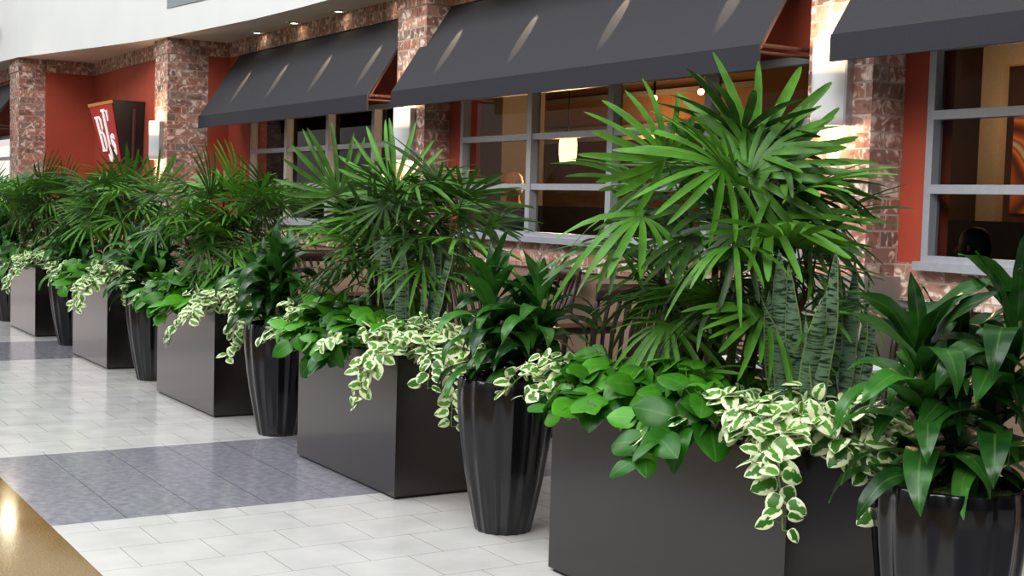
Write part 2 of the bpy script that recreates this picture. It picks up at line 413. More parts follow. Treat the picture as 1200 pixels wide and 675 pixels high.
window(4, -30.5, [-29,-27.5,-26,-24.5,-23], -20.6, 4.2, 1.25, 2.35, (1.62, 2.0))

# awnings (sloping canvas, flat valance, frame bars at the open end)
def awning(x0, x1, yf, yb, label, zb=2.30, zv=2.44, zt=3.2, frame=True):
    t = empty('window_awning', (x0, yb, zb), label, 'awning', 'charcoal awnings over the restaurant windows')
    L = x1-x0; dy = yf-yb; th = .012
    s = MB(); n = 2
    a0, a1 = Vector((0,dy,zv-zb)), Vector((0,-.01,zt-zb)); nn = Vector((0,-(a1.z-a0.z),(a1.y-a0.y))); nn = Vector((0, -(a1-a0).z, (a1-a0).y)).normalized()*th
    s.prism([a0, a1, a1-nn, a0-nn], (L,0,0)); s.build('canopy', M['canvas'], t)
    s = MB(); s.box(0, dy-.006, 0, L, dy+.012, zv-zb); s.build('valance', M['valance'], t)
    for xx in (.03, L-.03):
        s = MB(); s.tube([(xx, dy+.02, .10), (xx, -.02, .10)], .010, 6); s.tube([(xx, dy+.02, zv-zb), (xx, -.02, zv-zb)], .013, 6)
        s.tube([(xx, dy+.03, zv-zb-.02), (xx, -.02, zt-zb-.03)], .013, 6); s.build('frame_arm', M['awnbar'], t)
    return t
awning(-15.29, -10.70, YAW, YW, 'charcoal awning over the window between the deep pillar and middle pillar')
awning(-10.22, -5.63, YAW, YW, 'largest charcoal awning, over the window with the lit pendant lamp')
awning(-5.08, -1.5, YAW, YW, 'charcoal awning cut off by the right edge, over the rightmost window')
awning(-31, -20.35, 3.62, 4.2, 'sliver of charcoal awning at the far left edge', 2.3, 2.44, 3.15)

# recessed downlights in the soffit
def spot_lamp(name, loc, target, energy, size, blend, rgb, parent=None, radius=.02):
    l = bpy.data.lights.new(name, 'SPOT'); l.energy = energy; l.spot_size = size; l.spot_blend = blend; l.color = rgb; l.shadow_soft_size = radius
    o = bpy.data.objects.new(name, l); C.objects.link(o)
    o.location = loc; o.rotation_euler = (Vector(target)-Vector(loc)).to_track_quat('-Z', 'Y').to_euler()
    return o
dlx = [-14.45,-13.36,-12.22,-11.1,-9.6,-8.45,-7.3,-6.1]
dnames = ['leftmost glowing downlight in the soffit, nearest the deep brick pillar', 'second glowing soffit downlight from the deep brick pillar',
          'third glowing soffit downlight from the deep brick pillar', 'fourth glowing soffit downlight, beside the middle brick pillar']
proto = None
for i, x in enumerate(dlx):
    y = 5.48
    if proto is None:
        t = empty('recessed_downlight', (x, y, ZS))
        r = MB(); r.lathe([(.05,.0),(.05,-.012),(.085,-.010),(.09,0)], 20); r.build('trim_ring', M['steel'], t, True)
        r = MB(); r.lathe([(.0005,-.004),(.048,-.004)], 16); r.build('lens', emis('downlight_lens', (255,236,205), 14), t)
        proto = t
    else:
        t = copy_tree(proto); t.location = (x, y, ZS)
    tag(t, dnames[i] if i < 4 else 'small round downlight in the soffit above the largest awning', 'downlight', 'recessed downlights in the soffit')
    spot_lamp('downlight_beam', (x, y, ZS-.02), (x, y-.26, 2.4), 95, math.radians(13), .3, (1,.78,.5), radius=.008)

# wall sconces: curved white shields with light spilling up and down
def sconce(x, yf, z, label):
    t = empty('wall_sconce', (x, yf, z), label, 'wall sconce', 'curved wall sconces on the pillars')
    R, hh = .118, .46
    s = MB(); rows = []
    for zz in [hh*k/8 for k in range(9)]:
        rows.append([(R*math.cos(PI+PI*k/14), -.02+R*.95*math.sin(PI+PI*k/14), zz) for k in range(15)])
    s.grid(rows); o = s.build('shade', M['sconce'], t, True)
    sm = o.modifiers.new('shell', 'SOLIDIFY'); sm.thickness = .004
    for sx in (-1, 1):
        s = MB(); s.box(sx*R-.014, -.05, 0, sx*R+.014, 0, hh); s.build('side_trim', M['steel'], t)
    s = MB(); s.box(-.06,-.012,.1,.06,0,.36); s.build('back_plate', M['steel'], t)
    s = MB(); s.lathe([(.0005,.30),(.022,.305),(.03,.33),(.022,.36),(.0005,.365)], 12, cy=-.07); s.build('bulb', emis('sconce_bulb', (255,226,180), 30), t, True)
    for dz, e in ((hh+.01, 9), (-.02, 7)):
        l = bpy.data.lights.new('sconce_glow', 'POINT'); l.energy = e; l.color = (1,.74,.46); l.shadow_soft_size = .03
        o = bpy.data.objects.new('sconce_glow', l); C.objects.link(o); o.location = (x, yf-.09, z+dz)
sconce(-15.98, YPB, 1.93, 'curved white wall sconce left of the deep brick pillar beside the red sign')
sconce(-10.40, YPC, 1.86, 'white wall sconce on the middle pillar, half hidden by the largest awning')
sconce(-5.29, YPC, 1.98, 'brightly glowing wall sconce above the tallest palm')

# hanging wedge sign with red face
def sign():
    y0, y1 = 4.55, 4.97; zt, zb = 2.69, 1.9
    xl, xr = -18.22, -17.05; cx = (xl+xr)/2
    t = empty('restaurant_sign', (cx, y1, zb), 'wedge-shaped sign with white lettering on a red face, mounted on the red wall', 'sign')
    a = xl-cx; c = xr-cx; d = y0-y1; h = zt-zb
    top = [(a,d,h),(c,d,h)]; bot = [(a+.26,d+.16,0),(c-.10,d+.16,0)]
    s = MB()
    s.poly([bot[0],bot[1],top[1],top[0]]); s.poly([bot[1],(c-.10,0,0),(c,0,h),top[1]]); s.poly([(a+.26,0,0),bot[0],top[0],(a,0,h)])
    s.poly([top[0],top[1],(c,0,h),(a,0,h)]); s.poly([bot[1],bot[0],(a+.26,0,0),(c-.10,0,0)]); s.poly([(c-.10,0,0),(a+.26,0,0),(a,0,h),(c,0,h)])
    s.build('sign_box', M['black'], t)
    nrm = Vector((0,-h,-.16)).normalized()          # outward normal of the tilted face
    P = lambda u, v, e=.0: (Vector(bot[0])*(1-u)*(1-v)+Vector(bot[1])*u*(1-v)+Vector(top[0])*(1-u)*v+Vector(top[1])*u*v)+nrm*e
    s = MB(); s.prism([P(0.02,0.02,.004),P(.98,.02,.004),P(.98,.95,.004),P(.02,.95,.004)], nrm*.012); s.build('face_panel', M['signred'], t)
    s = MB(); s.prism([P(0,.95,.003),P(1,.95,.003),P(1,1,.003),P(0,1,.003)], nrm*.02); s.build('face_edge', M['signyel'], t)
    def letter(strokes, ux, uw):
        s = MB()
        for st in strokes:
            pts = [P(ux+uw*u, v, .018) for u, v in st]; s.prism(pts, nrm*.012)
        o = s.build('letter', M['signwhite'], t); return o
    R4 = lambda u0,v0,u1,v1: [(u0,v0),(u1,v0),(u1,v1),(u0,v1)]
    B = [R4(.12,.2,.38,.78), R4(0,.2,.2,.24), R4(0,.74,.2,.78), R4(.3,.74,.75,.78), R4(.3,.2,.78,.24), R4(.3,.49,.72,.53),
         [(.70,.53),(.95,.57),(.95,.72),(.72,.78),(.70,.74),(.76,.70),(.76,.57)], [(.72,.2),(1,.26),(1,.44),(.74,.53),(.70,.49),(.80,.43),(.80,.27)]]
    J = [R4(.45,.16,.8,.88), R4(.2,.84,1,.88), [(.8,.16),(.45,.16),(.4,.12),(.1,.08),(.05,.16),(-.15,.14),(-.05,.05),(.4,.02),(.75,.08)]]
    S = [[(.9,.44),(.5,.48),(.1,.45),(.08,.36),(.35,.40),(.5,.42),(.9,.38)], [(.08,.36),(.12,.31),(.9,.22),(.9,.30),(.4,.38)], [(.9,.30),(.65,.28),(.55,.19),(.1,.22),(.05,.14),(.5,.11),(.9,.15)]]
    Ap = [[(.2,.86),(.8,.86),(.6,.68),(.3,.68)]]
    letter(B, .16, .28); letter(J, .46, .20); letter(Ap, .69, .09); letter(S, .70, .20)
    s = MB(); s.tube([(c-.0,d+.28,h-.1),(c-.06,d+.28,.02)], .022, 6); s.build('side_bar', M['maroon'], t)
sign()

# ------------------------------------------------------------------ dining room seen through the glass
IZ = .12
w = MB(); w.box(-26,12,0,0,12.2,3.6,0); w.box(-26,11.9,0,0,12,1.5,1); struct(w.build('wall_back', [M['dining_wall'], M['dining_dark']]))
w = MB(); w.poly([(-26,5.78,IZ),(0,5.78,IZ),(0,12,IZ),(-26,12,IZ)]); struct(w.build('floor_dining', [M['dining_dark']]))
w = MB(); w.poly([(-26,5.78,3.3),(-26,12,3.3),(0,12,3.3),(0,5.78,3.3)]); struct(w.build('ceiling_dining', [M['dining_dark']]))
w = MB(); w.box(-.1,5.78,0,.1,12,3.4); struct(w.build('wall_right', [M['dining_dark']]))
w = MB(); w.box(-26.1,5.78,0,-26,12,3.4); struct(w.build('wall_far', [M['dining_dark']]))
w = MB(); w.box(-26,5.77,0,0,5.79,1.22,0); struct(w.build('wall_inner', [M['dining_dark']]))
# lit bulkhead with pale strips imitating the mall ceiling's reflection in the glass
w = MB(); w.box(-19,9.3,2.3,-10.6,9.35,2.36,1); w.box(-19,9.6,2.45,-10.6,10.4,3.3,0); w.box(-19,9.52,2.42,-10.6,9.6,2.5,1); w.box(-19,9.52,2.82,-10.6,9.6,2.88,1); struct(w.build('trim_5', [simple('bulkhead_tan', (176,130,80), .8, noise=.08, scale=2), M['beige']]))
w = MB(); w.box(-14.3,8.2,IZ,-13.5,8.8,3.3); struct(w.build('trim_6', [M['beige']]))
w = MB(); w.box(-7.34,9.1,IZ,-7.15,9.2,3.3); w.box(-7.15,9.1,2.75,-3,9.2,3.25); struct(w.build('trim_7', [M['beige']]))
def wave_mat():
    m, nt, b = newmat('orange_mural'); tc = N(nt, 'ShaderNodeTexCoord')
    wv = N(nt, 'ShaderNodeTexWave'); wv.inputs['Scale'].default_value = .9; wv.bands_direction = 'DIAGONAL'; wv.inputs['Distortion'].default_value = 22; wv.inputs['Detail'].default_value = 2; wv.inputs['Detail Scale'].default_value = .8
    Lk(nt, tc.outputs['Object'], wv.inputs['Vector'])
    r = ramp(nt, [(0, lin((96,40,24))), (.35, lin((206,104,36))), (.6, lin((226,150,70))), (.85, lin((150,92,70))), (1, lin((224,196,160)))])
    Lk(nt, wv.outputs['Fac'], r.inputs['Fac']); Lk(nt, r.outputs['Color'], b.inputs['Base Color'])
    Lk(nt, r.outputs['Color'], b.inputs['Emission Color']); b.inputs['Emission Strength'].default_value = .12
    return m
s = MB(); s.box(-.58,-.03,0,.9,0,.9); o = s.build('wall_mural', wave_mat()); o.location = (-6.75, 9.55, 1.55)
tag(o, 'orange swirling mural inside, seen through the rightmost window', 'mural')
w = MB(); w.box(-8.75,9.56,IZ,-4,9.7,3.3); struct(w.build('wall_partition', [simple('brown_partition', (84,56,42), .7, noise=.3, scale=2)]))
w = MB(); w.box(-9.4,8.3,IZ,-3,8.4,1.48); w.box(-15.4,8.3,IZ,-9.5,8.4,1.5); struct(w.build('wall_dark_backing', [M['dining_dark']]))  # low dark partition added to darken the lower window panes
# pendant lamp
def pendant(x, y, z, label):
    t = empty('pendant_lamp', (x,y,z), label, 'pendant lamp')
    s = MB(); s.lathe([(.075,-.14),(.088,-.06),(.09,.04),(.078,.14)], 20); s.build('lamp_shade', emis('amber_lamp_shade', (255,226,176), 2.0), t, True)
    s = MB(); s.lathe([(.0005,.14),(.05,.14),(.05,.17),(.0005,.175)], 14); s.build('cap', M['black'], t)
    s = MB(); s.tube([(0,0,.16),(0,0,3.3-z)], .006, 5); s.build('cord', M['black'], t)
    l = bpy.data.lights.new('pendant_glow', 'POINT'); l.energy = 60; l.color = (1,.62,.3); l.shadow_soft_size = .12
    o = bpy.data.objects.new('pendant_glow', l); C.objects.link(o); o.location = (x, y, z-.22)
pendant(-10.65, 7.22, 2.06, 'glowing amber pendant lamp seen through the middle of the large window')
for (x, y, z, lb) in ((-9.55, 7.4, 2.50, 'left of two tiny glowing spotlights behind the large window'), (-8.9, 7.4, 2.52, 'right of two tiny glowing spotlights behind the large window'),
                      (-14.2, 7.0, 1.82, 'small glowing lamp behind the window under the left awning')):
    t = empty('ceiling_spotlight', (x,y,z), lb, 'spotlight')
    s = MB(); s.lathe([(.0005,-.03),(.024,-.02),(.03,0),(.024,.02),(.0005,.03)], 10); s.build('bulb', emis('spotlight_bulb', (255,190,130), 10), t, True)
    s = MB(); s.tube([(0,0,.025),(0,0,3.3-z)], .012, 6); s.build('stem', M['black'], t)
for (x, y, e) in ((-15,10,40), (-8,10.6,22), (-6.6,8.6,22), (-12,9,26), (-17.5,9.2,32), (-9.9,6.2,7)):  # last one is an added fill light to brighten the capped figure
    l = bpy.data.lights.new('dining_fill_light', 'POINT'); l.energy = e; l.color = (1,.62,.34); l.shadow_soft_size = .2
    o = bpy.data.objects.new('dining_fill_light', l); C.objects.link(o); o.location = (x, y, 2.3)

# ------------------------------------------------------------------ tables and chairs between planters and windows
def chair():
    t = empty('slat_back_chair')
    for sx in (-1, 1):
        s = MB(); s.tube([(sx*.19,-.2,0),(sx*.185,-.19,.44)], [.016,.02], 8); s.build('leg', M['wood'], t, True)
        s = MB(); s.tube([(sx*.19,.24,0),(sx*.19,.2,.45),(sx*.195,.25,.8),(sx*.2,.3,1.0)], [.017,.02,.019,.016], 8); s.build('leg', M['wood'], t, True)
    s = MB(); s.box(-.215,-.22,.43,.215,.215,.465); s.build('seat', M['wood'], t, bevel=.012)
    s = MB(); rows = []
    for k in range(9):
        u = -1+k/4; yy = .3+.045*(1-u*u)
        rows.append([(u*.215, yy-.012, .95), (u*.215, yy+.012, .95), (u*.215, yy+.018, 1.05), (u*.215, yy-.006, 1.05)])
    s.grid(rows, close=True); s.poly(rows[0][::-1]); s.poly(rows[-1]); s.build('top_rail', M['wood'], t, True)
    s = MB(); s.box(-.19,.205,.53,.19,.225,.57); s.build('lower_rail', M['wood'], t)
    for k in range(5):
        u = -.66+k*.33; yy = .3+.045*(1-u*u)
        s = MB(); s.tube([(u*.19,.215,.55),(u*.2,.25,.76),(u*.21,yy,.97)], .014, 6); s.build('slat', M['wood'], t, True)
    s = MB(); s.tube([(-.187,-.195,.2),(.187,-.195,.2)], .01, 6); s.tube([(-.188,.22,.25),(.188,.22,.25)], .01, 6)
    s.tube([(-.188,-.195,.2),(-.188,.225,.2)], .01, 6); s.tube([(.188,-.195,.2),(.188,.225,.2)], .01, 6); s.build('stretcher', M['wood'], t, True)
    return t
def table(top):
    t = empty('dining_table')
    s = MB(); s.box(-.36,-.36,.735,.36,.36,.77); s.build('table_top', top, t, bevel=.006)
    s = MB(); s.box(-.33,-.33,.69,.33,.33,.735); s.build('apron', M['darkapron'], t)
    s = MB(); s.tube([(0,0,.03),(0,0,.69)], .035, 10); s.build('pedestal', M['black'], t, True)
    s = MB(); s.box(-.3,-.035,0,.3,.035,.035); s.box(-.035,-.3,0,.035,.3,.035); s.build('base', M['black'], t)
    return t
M['browntop'] = simple('oak_table_top', (126,98,78), .35, noise=.15, scale=6)
tbw, tb0, ch0 = table(M['tabletop']), table(M['browntop']), chair(); used = [0, 0]
spots = [(-4.72, 4.78, 'white-topped patio table behind the pot at the right', 'behind the pot at the right'),
         (-7.2, 4.75, 'brown-topped patio table behind the second nearest tall pot', 'behind the second nearest pot'),
         (-10.0, 4.75, 'brown-topped patio table beneath the middle pillar, behind the second planter', 'behind the second nearest planter'),
         (-12.6, 4.7, 'brown-topped patio table behind the third nearest tall pot', 'behind the third nearest pot')]
for x, y, lb, where in spots:
    t = tbw if y > 4.77 else tb0 if not used[0] else copy_tree(tb0); used[0] += y < 4.77
    t.location = (x, y, 0); tag(t, lb, 'table', 'patio tables along the windows')
    for dx, rz, sd in ((-.58, PI/2+.08, 'left of'), (.58, -PI/2-.1, 'right of')):
        c = ch0 if not used[1] else copy_tree(ch0); used[1] = 1
        c.location = (x+dx, y+(.03 if dx > 0 else -.05), 0); c.rotation_euler = (0,0,rz)
        tag(c, 'dark slat-back chair %s the patio table %s' % (sd, where), 'chair', 'slat-back chairs at the patio tables')
# two more chairs turned to the mall, seen between planters
for x, y, rz, lb in ((-6.75, 5.1, 0.1, 'dark slat-back chair against the brick sill wall, between the two nearest palms'),
                     (-8.05, 5.15, -.1, 'dark slat-back chair against the sill wall, left of the second tall pot'),
                     (-4.62, 5.2, .15, 'dark slat-back chair under the rightmost window')):
    c = copy_tree(ch0); c.location = (x, y, 0); c.rotation_euler = (0,0,rz); tag(c, lb, 'chair', 'slat-back chairs at the patio tables')

# ------------------------------------------------------------------ planters and pots
def planter(i, x0, x1):
    names = ['nearest', 'second nearest', 'third nearest', 'fourth nearest', 'fifth nearest', 'farthest, at the left edge,']
    t = empty('rectangular_planter', ((x0+x1)/2, PY0, 0), 'rectangular dark bronze planter box, %s to the camera' % names[i] if i < 5 else 'rectangular dark planter box at the far left edge of the row',
              'planter', 'rectangular planters in the row')
    hx = (x1-x0)/2; d = PY1-PY0; th = .018
    s = MB()
    s.box(-hx,0,.015,hx,th,PH); s.box(-hx,d-th,.015,hx,d,PH); s.box(-hx,th,.015,-hx+th,d-th,PH); s.box(hx-th,th,.015,hx,d-th,PH)
    s.box(-hx+th,th,.015,hx-th,d-th,.04)
    s.build('box_shell', M['planter'], t)
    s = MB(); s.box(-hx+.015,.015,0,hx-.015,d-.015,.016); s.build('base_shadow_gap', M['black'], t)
    rnd = random.Random(i); rows = []
    for a in range(14):
        rows.append([(-hx+th+.001+(2*hx-2*th-.002)*a/13, th+(d-2*th)*c/6, PH-.06+rnd.uniform(-.012,.012)) for c in range(7)])
    s = MB(); s.grid(rows); s.build('soil', M['soil'], t, True)
for i, (a, c) in enumerate(PLX): planter(i, a, c)

def fluted(a, z):
    return 1 - .05*abs(math.sin(a*8))**1.5
potproto = None
POTL = ['tall fluted black pot at the right edge, nearest the camera', 'tall fluted black pot between the two nearest planters', 'tall fluted black pot between the second and third nearest planters',
        'tall fluted black pot between the third and fourth nearest planters', 'tall fluted black pot between the fourth and fifth nearest planters', 'dark fluted pot at the far left edge']
for i, (x, y) in enumerate(POTS):
    if potproto is None:
        t = empty('fluted_pot')
        prof = [(.128,0),(.134,.01),(.158,.12),(.186,.26),(.208,.40),(.222,.52),(.229,.61),(.229,.67),(.224,.705),(.219,.712),(.209,.71),(.206,.69),(.204,.64)]
        s = MB(); s.lathe(prof, 128, mod=fluted); s.lathe([(.0005,.012),(.125,.012)], 24); s.build('pot_body', M['pot'], t, True)
        rnd = random.Random(5); s = MB(); rows = []
        for r in range(9):
            rr = max(.0005, .2*r/8)
            rows.append([(rr*math.cos(2*PI*k/28), rr*math.sin(2*PI*k/28), .668+rnd.uniform(-.014,.02)+.02*(1-r/8)) for k in range(28)])
        s.grid(rows, close=True)
        for k in range(900):        # short moss tufts
            a = rnd.uniform(0, 2*PI); rr = .195*math.sqrt(rnd.random()); p = Vector((rr*math.cos(a), rr*math.sin(a), .675))
            d = Vector((rnd.uniform(-1,1), rnd.uniform(-1,1), rnd.uniform(.5,1.6))).normalized(); l = rnd.uniform(.012,.03)
            q = d.cross(Vector((rnd.uniform(-1,1),rnd.uniform(-1,1),.1))).normalized()*.0035
            s.poly([p-q, p+q, p+d*l])
        mo = s.build('moss', M['moss'], t, True); mo['kind'] = 'stuff'
        potproto = t
    else: t = copy_tree(potproto); t.rotation_euler = (0,0,i*.37)
    t.location = (x, y, 0); tag(t, POTL[i], 'plant pot', 'fluted pots in the row')

# ------------------------------------------------------------------ plants
UP = Vector((0,0,1))
def frame(d, n_hint=UP, roll=0):
    """matrix with +Y along d and +Z as close to n_hint as possible"""
    Y = d.normalized(); X = Y.cross(n_hint)
    if X.length < .02: X = Y.cross(Vector((1,.2,0)))
    X.normalize(); Z = X.cross(Y)
    m = Matrix((X, Y, Z)).transposed().to_4x4()
    return m @ Matrix.Rotation(roll, 4, 'Y')

def fan_mesh(seed, n=11, spread=4.1, L=.38, w=.034, droop=.5):
    rnd = random.Random(seed); s = MB()
    for i in range(n):
        a = ((i+.5)/n-.5)*spread + rnd.uniform(-.05,.05)
        l = L*(1-.28*(abs(a)/(spread/2))**2)*rnd.uniform(.9,1.06)
        dr = Vector((math.sin(a), math.cos(a), 0)); sd = Vector((math.cos(a), -math.sin(a), 0))
        ww = w*rnd.uniform(.8,1.15); dp = droop*rnd.uniform(.6,1.5); bend = rnd.uniform(-.12,.12); tw = rnd.uniform(-.5,.5)
        rows = []
        for k, t in enumerate((0,.12,.3,.5,.7,.86,.95,1)):
            r = t*l
            p = dr*r + sd*(bend*r*t) + Vector((0,0,.16*r - dp*r*r/L))
            wd = ww*(.2, .55, .85, 1, .95, .75, .5, .16)[k]
            z = Vector((math.sin(tw*t)*0, 0, 1)); si = (sd*math.cos(tw*t)+z*math.sin(tw*t))
            rows.append([p - si*wd/2, p - z*(.16*wd), p + si*wd/2])
        s.grid(rows)
    me = s.build('frond', M['palm'], None, True)
    d = me.data; bpy.data.objects.remove(me); return d
FANS_FINE = [fan_mesh(20+k, n, sp, L, w_, dr) for k, (n, sp, L, w_, dr) in enumerate([(15,4.2,.36,.025,.3),(16,4.7,.36,.024,.5),(13,3.6,.40,.028,.22),(15,4.4,.33,.024,.65),(14,3.9,.37,.026,.45),(16,5.0,.32,.022,.6)])]
FANS = [fan_mesh(k, n, sp, L, w_, dr) for k, (n, sp, L, w_, dr) in enumerate([(13,4.3,.36,.034,.35),(14,4.6,.38,.032,.5),(11,3.7,.40,.037,.26),(12,4.4,.34,.030,.75),(12,4.0,.38,.034,.45),(14,5.0,.33,.028,.65)])]

def frond(t, base, hub, fdir, normal=UP, fan=0, sc=1, roll=0, fans=None):
    """fan leaf with its hub at hub; petiole runs from base on the cane"""
    o = bpy.data.objects.new('frond', (fans or FANS)[fan % len(FANS)]); C.objects.link(o); o.parent = t
    m = Matrix.Translation(hub) @ frame(fdir, normal, roll) @ Matrix.Scale(sc, 4)
    o.matrix_local = m
    inv = m.inverted(); mid = (base+hub)/2 + Vector((0,0,.1*(hub-base).length))
    pts = [inv @ ((1-q)**2*base + 2*q*(1-q)*mid + q*q*hub) for q in (0,.2,.4,.6,.8,1)]
    s = MB(); s.tube(pts, [.0055/sc,.0045/sc,.004/sc,.0035/sc,.0035/sc,.003/sc], 5)
    s.build('petiole', M['palmstem'], o, True)
    return o
def palm(loc, canes, seed, extra=(), dens=6, label='', low=.68, emin=-4, fans=None):
    rnd = random.Random(seed)
    t = empty('lady_palm', loc, label, 'palm', 'lady palms in the planters')
    ph = rnd.uniform(0, 6)
    for (x, y, h, lx, ly) in canes:
        pts = [Vector((x+lx*q*q, y+ly*q*q, -.03+(h+.03)*q)) for q in (0,.25,.5,.75,1)]
        s = MB(); s.tube(pts, [.017,.016,.015,.014,.009], 8); s.build('cane', M['cane'], t, True)
        nf = dens + (1 if h > .7 else 0)
        for k in range(nf):
            q = 1 - low*k/nf*min(1, .45/h+.4)
            base = Vector((x+lx*q*q, y+ly*q*q, h*q))
            ph += 2.4 + rnd.uniform(-.35,.35)
            el = math.radians(76 - (76-emin)*k/(nf-1) + rnd.uniform(-10,10))
            pl = rnd.uniform(.17,.30)
            d = Vector((math.cos(ph)*math.cos(el), math.sin(ph)*math.cos(el), math.sin(el)))
            hub = base + d*pl
            el2 = el - math.radians(rnd.uniform(15,50))
            d2 = Vector((math.cos(ph)*math.cos(el2), math.sin(ph)*math.cos(el2), math.sin(el2)))
            frond(t, base, hub, d2, UP, rnd.randrange(6), rnd.uniform(.82,1.05)*(.95 if k > 3 else 1), rnd.uniform(-.5,.5), fans if fans or k < nf*.5 else FANS_FINE)
    for (bx, by, bz, hx, hy, hz_, dx, dy, dz, nx, ny, nz, fan, sc) in extra:
        frond(t, Vector((bx,by,bz)), Vector((hx,hy,hz_)), Vector((dx,dy,dz)), Vector((nx,ny,nz)), fan, sc, 0, fans)
    return t

CAM_R = Vector((.528,.849,0)); CAM_B = Vector((.849,-.528,0))     # screen-right and towards-viewer in plan, used to pose single leaves
def E(base, hub, d, n, fan, sc):
    f = lambda p: CAM_R*p[0] + CAM_B*p[1] + UP*p[2]
    return (*f(base), *f(hub), *f(d), *f(n), fan, sc)
SOIL = PH-.06
ZP = SOIL
palm((-3.84, 3.30, ZP), [(-.05,.05,.86,.03,.05), (.12,-.02,.74,.08,-.02), (-.18,-.02,.58,-.1,-.05), (.05,.14,.66,.04,.1), (-.12,.12,.72,-.12,.06), (.2,.1,.5,.1,.1)], 10,
     [E((.05,0,.84),(.12,.02,.97),(.06,-.1,1),(.1,1,.25),2,1.05),
      E((.05,0,.8),(.08,.16,.90),(.7,.2,.68),(-.4,.9,.6),4,1.0),
      E((.0,0,.8),(-.02,.18,.93),(-.85,.2,.25),(-.1,.75,.8),1,1.05),
      E((-.1,0,.7),(-.22,.08,.95),(-.55,.1,.75),(.3,.9,.4),0,.9),
      E((.1,0,.7),(.20,.1,.84),(1,.1,.12),(0,.6,1),1,.85),
      E((-.1,0,.6),(-.3,.1,.74),(-1,.3,-.1),(0,.5,1),3,1.0),
      E((.0,0,.6),(.05,.25,.70),(.2,.7,-.55),(0,.7,.7),5,1.0),
      E((.05,0,.7),(.2,.12,.92),(.9,.1,.6),(-.3,.8,.6),2,.85),
      E((.0,0,.7),(.16,.22,.74),(.6,.4,.1),(-.1,.6,.9),0,1.0)], 8, label='tallest bright green lady palm, in the planter nearest the camera', low=.62, emin=-6)
PALMB = palm((-6.5, 3.27, ZP), [(-.05,.05,.70,.03,.05), (.14,-.02,.62,.1,-.03), (-.2,0,.55,-.12,-.03), (.22,.1,.62,.14,.08), (-.1,.13,.66,-.1,.08), (.04,-.08,.4,.02,-.06)], 23,
     [E((.0,0,.7),(.0,.08,.82),(.05,-.2,1),(.1,1,.3),2,1.0), E((.0,.05,.62),(-.02,.3,.76),(-.02,.25,-1),(0,1,.3),0,.8),
      E((.2,0,.6),(.36,.05,.72),(.9,.1,.35),(-.3,.8,.6),4,1.0), E((-.2,0,.55),(-.3,.05,.8),(-.3,.1,.95),(.2,1,.2),2,.95)], 9,
     label='lady palm in the second nearest planter, below the large awning', low=.40, emin=8, fans=FANS_FINE)
for x, rz, sc, lb in ((-9.18, 1.2, .97, 'lady palm in the third nearest planter'), (-11.9, 2.9, 1.0, 'lady palm in the fourth nearest planter, in front of the red sign'),
                      (-14.7, 4.3, 1.0, 'lady palm in the fifth nearest planter, before the far pillar'), (-17.4, 5.3, .95, 'lady palm in the last planter at the left edge')):
    p = copy_tree(PALMB); p.location = (x, 3.27, ZP); p.rotation_euler = (0,0,rz); p.scale = (sc,sc,sc); p['label'] = lb

# snake plants
def sans_leaf(seed):
    rnd = random.Random(seed); L = rnd.uniform(.92,1.05); w = rnd.uniform(.085,.105)
    bend = rnd.uniform(-.1,.14); tw = rnd.uniform(-.7,.7); s = MB(); rows = []
    for k in range(13):
        q = k/12; p = Vector((0, bend*q*q*L, q*L))
        wd = w*(.45+.55*math.sin(min(1,q*1.7)*PI/2))*(1 if q < .62 else max(.03, (1-((q-.62)/.38)**1.8)))
        a = tw*q; e = Vector((math.cos(a), math.sin(a), 0)); n = Vector((-math.sin(a), math.cos(a), 0))
        wave = .006*math.sin(q*17+seed)
        rows.append([p + e*(u*wd/2) + n*(.22*wd*(u*u) + wave*u) for u in (-1,-.5,0,.5,1)])
    s.grid(rows); o = s.build('leaf', M['sans'], None, True)
    md = o.data; bpy.data.objects.remove(o); return md
SL = [sans_leaf(k) for k in range(7)]
def snake(loc, n, spread, hmin, hmax, seed, label, lean=.16):
    rnd = random.Random(seed)
    t = empty('snake_plant', loc, label, 'snake plant', 'snake plants in the planters')
    for k in range(n):
        a = rnd.uniform(0, 2*PI); r = spread*math.sqrt(rnd.random())
        o = bpy.data.objects.new('leaf', SL[rnd.randrange(7)]); C.objects.link(o); o.parent = t
        o.location = (r*math.cos(a), r*math.sin(a)*.8, -.02)
        ln = lean*rnd.uniform(.2,1.2)*(.4+r/spread)
        o.rotation_euler = (-math.sin(a)*ln, math.cos(a)*ln, rnd.uniform(-.9,.9)+.56)
        h = rnd.uniform(hmin, hmax); o.scale = (h*.55+.35, h*.55+.35, h)
    return t
snake((-3.36, 3.38, SOIL), 15, .15, .46, .74, 3, 'dark banded snake plant right of the tallest palm, in the nearest planter', .2)
snake((-4.14, 3.34, SOIL), 9, .12, .34, .60, 8, 'smaller snake plant left of the tallest palm, in the nearest planter', .15)
snake((-6.14, 3.22, SOIL), 14, .14, .46, .74, 5, 'banded snake plant with tall pale blades in the second nearest planter', .16)
snake((-6.83, 3.36, SOIL), 6, .10, .35, .5, 9, 'short snake plant at the left of the second nearest planter', .14)
snake((-8.8, 3.30, SOIL), 7, .10, .40, .58, 12, 'snake plant beside the palm in the third nearest planter', .12)
snake((-14.3, 3.2, SOIL), 5, .08, .34, .5, 14, 'small snake plant in the fifth nearest planter', .1)

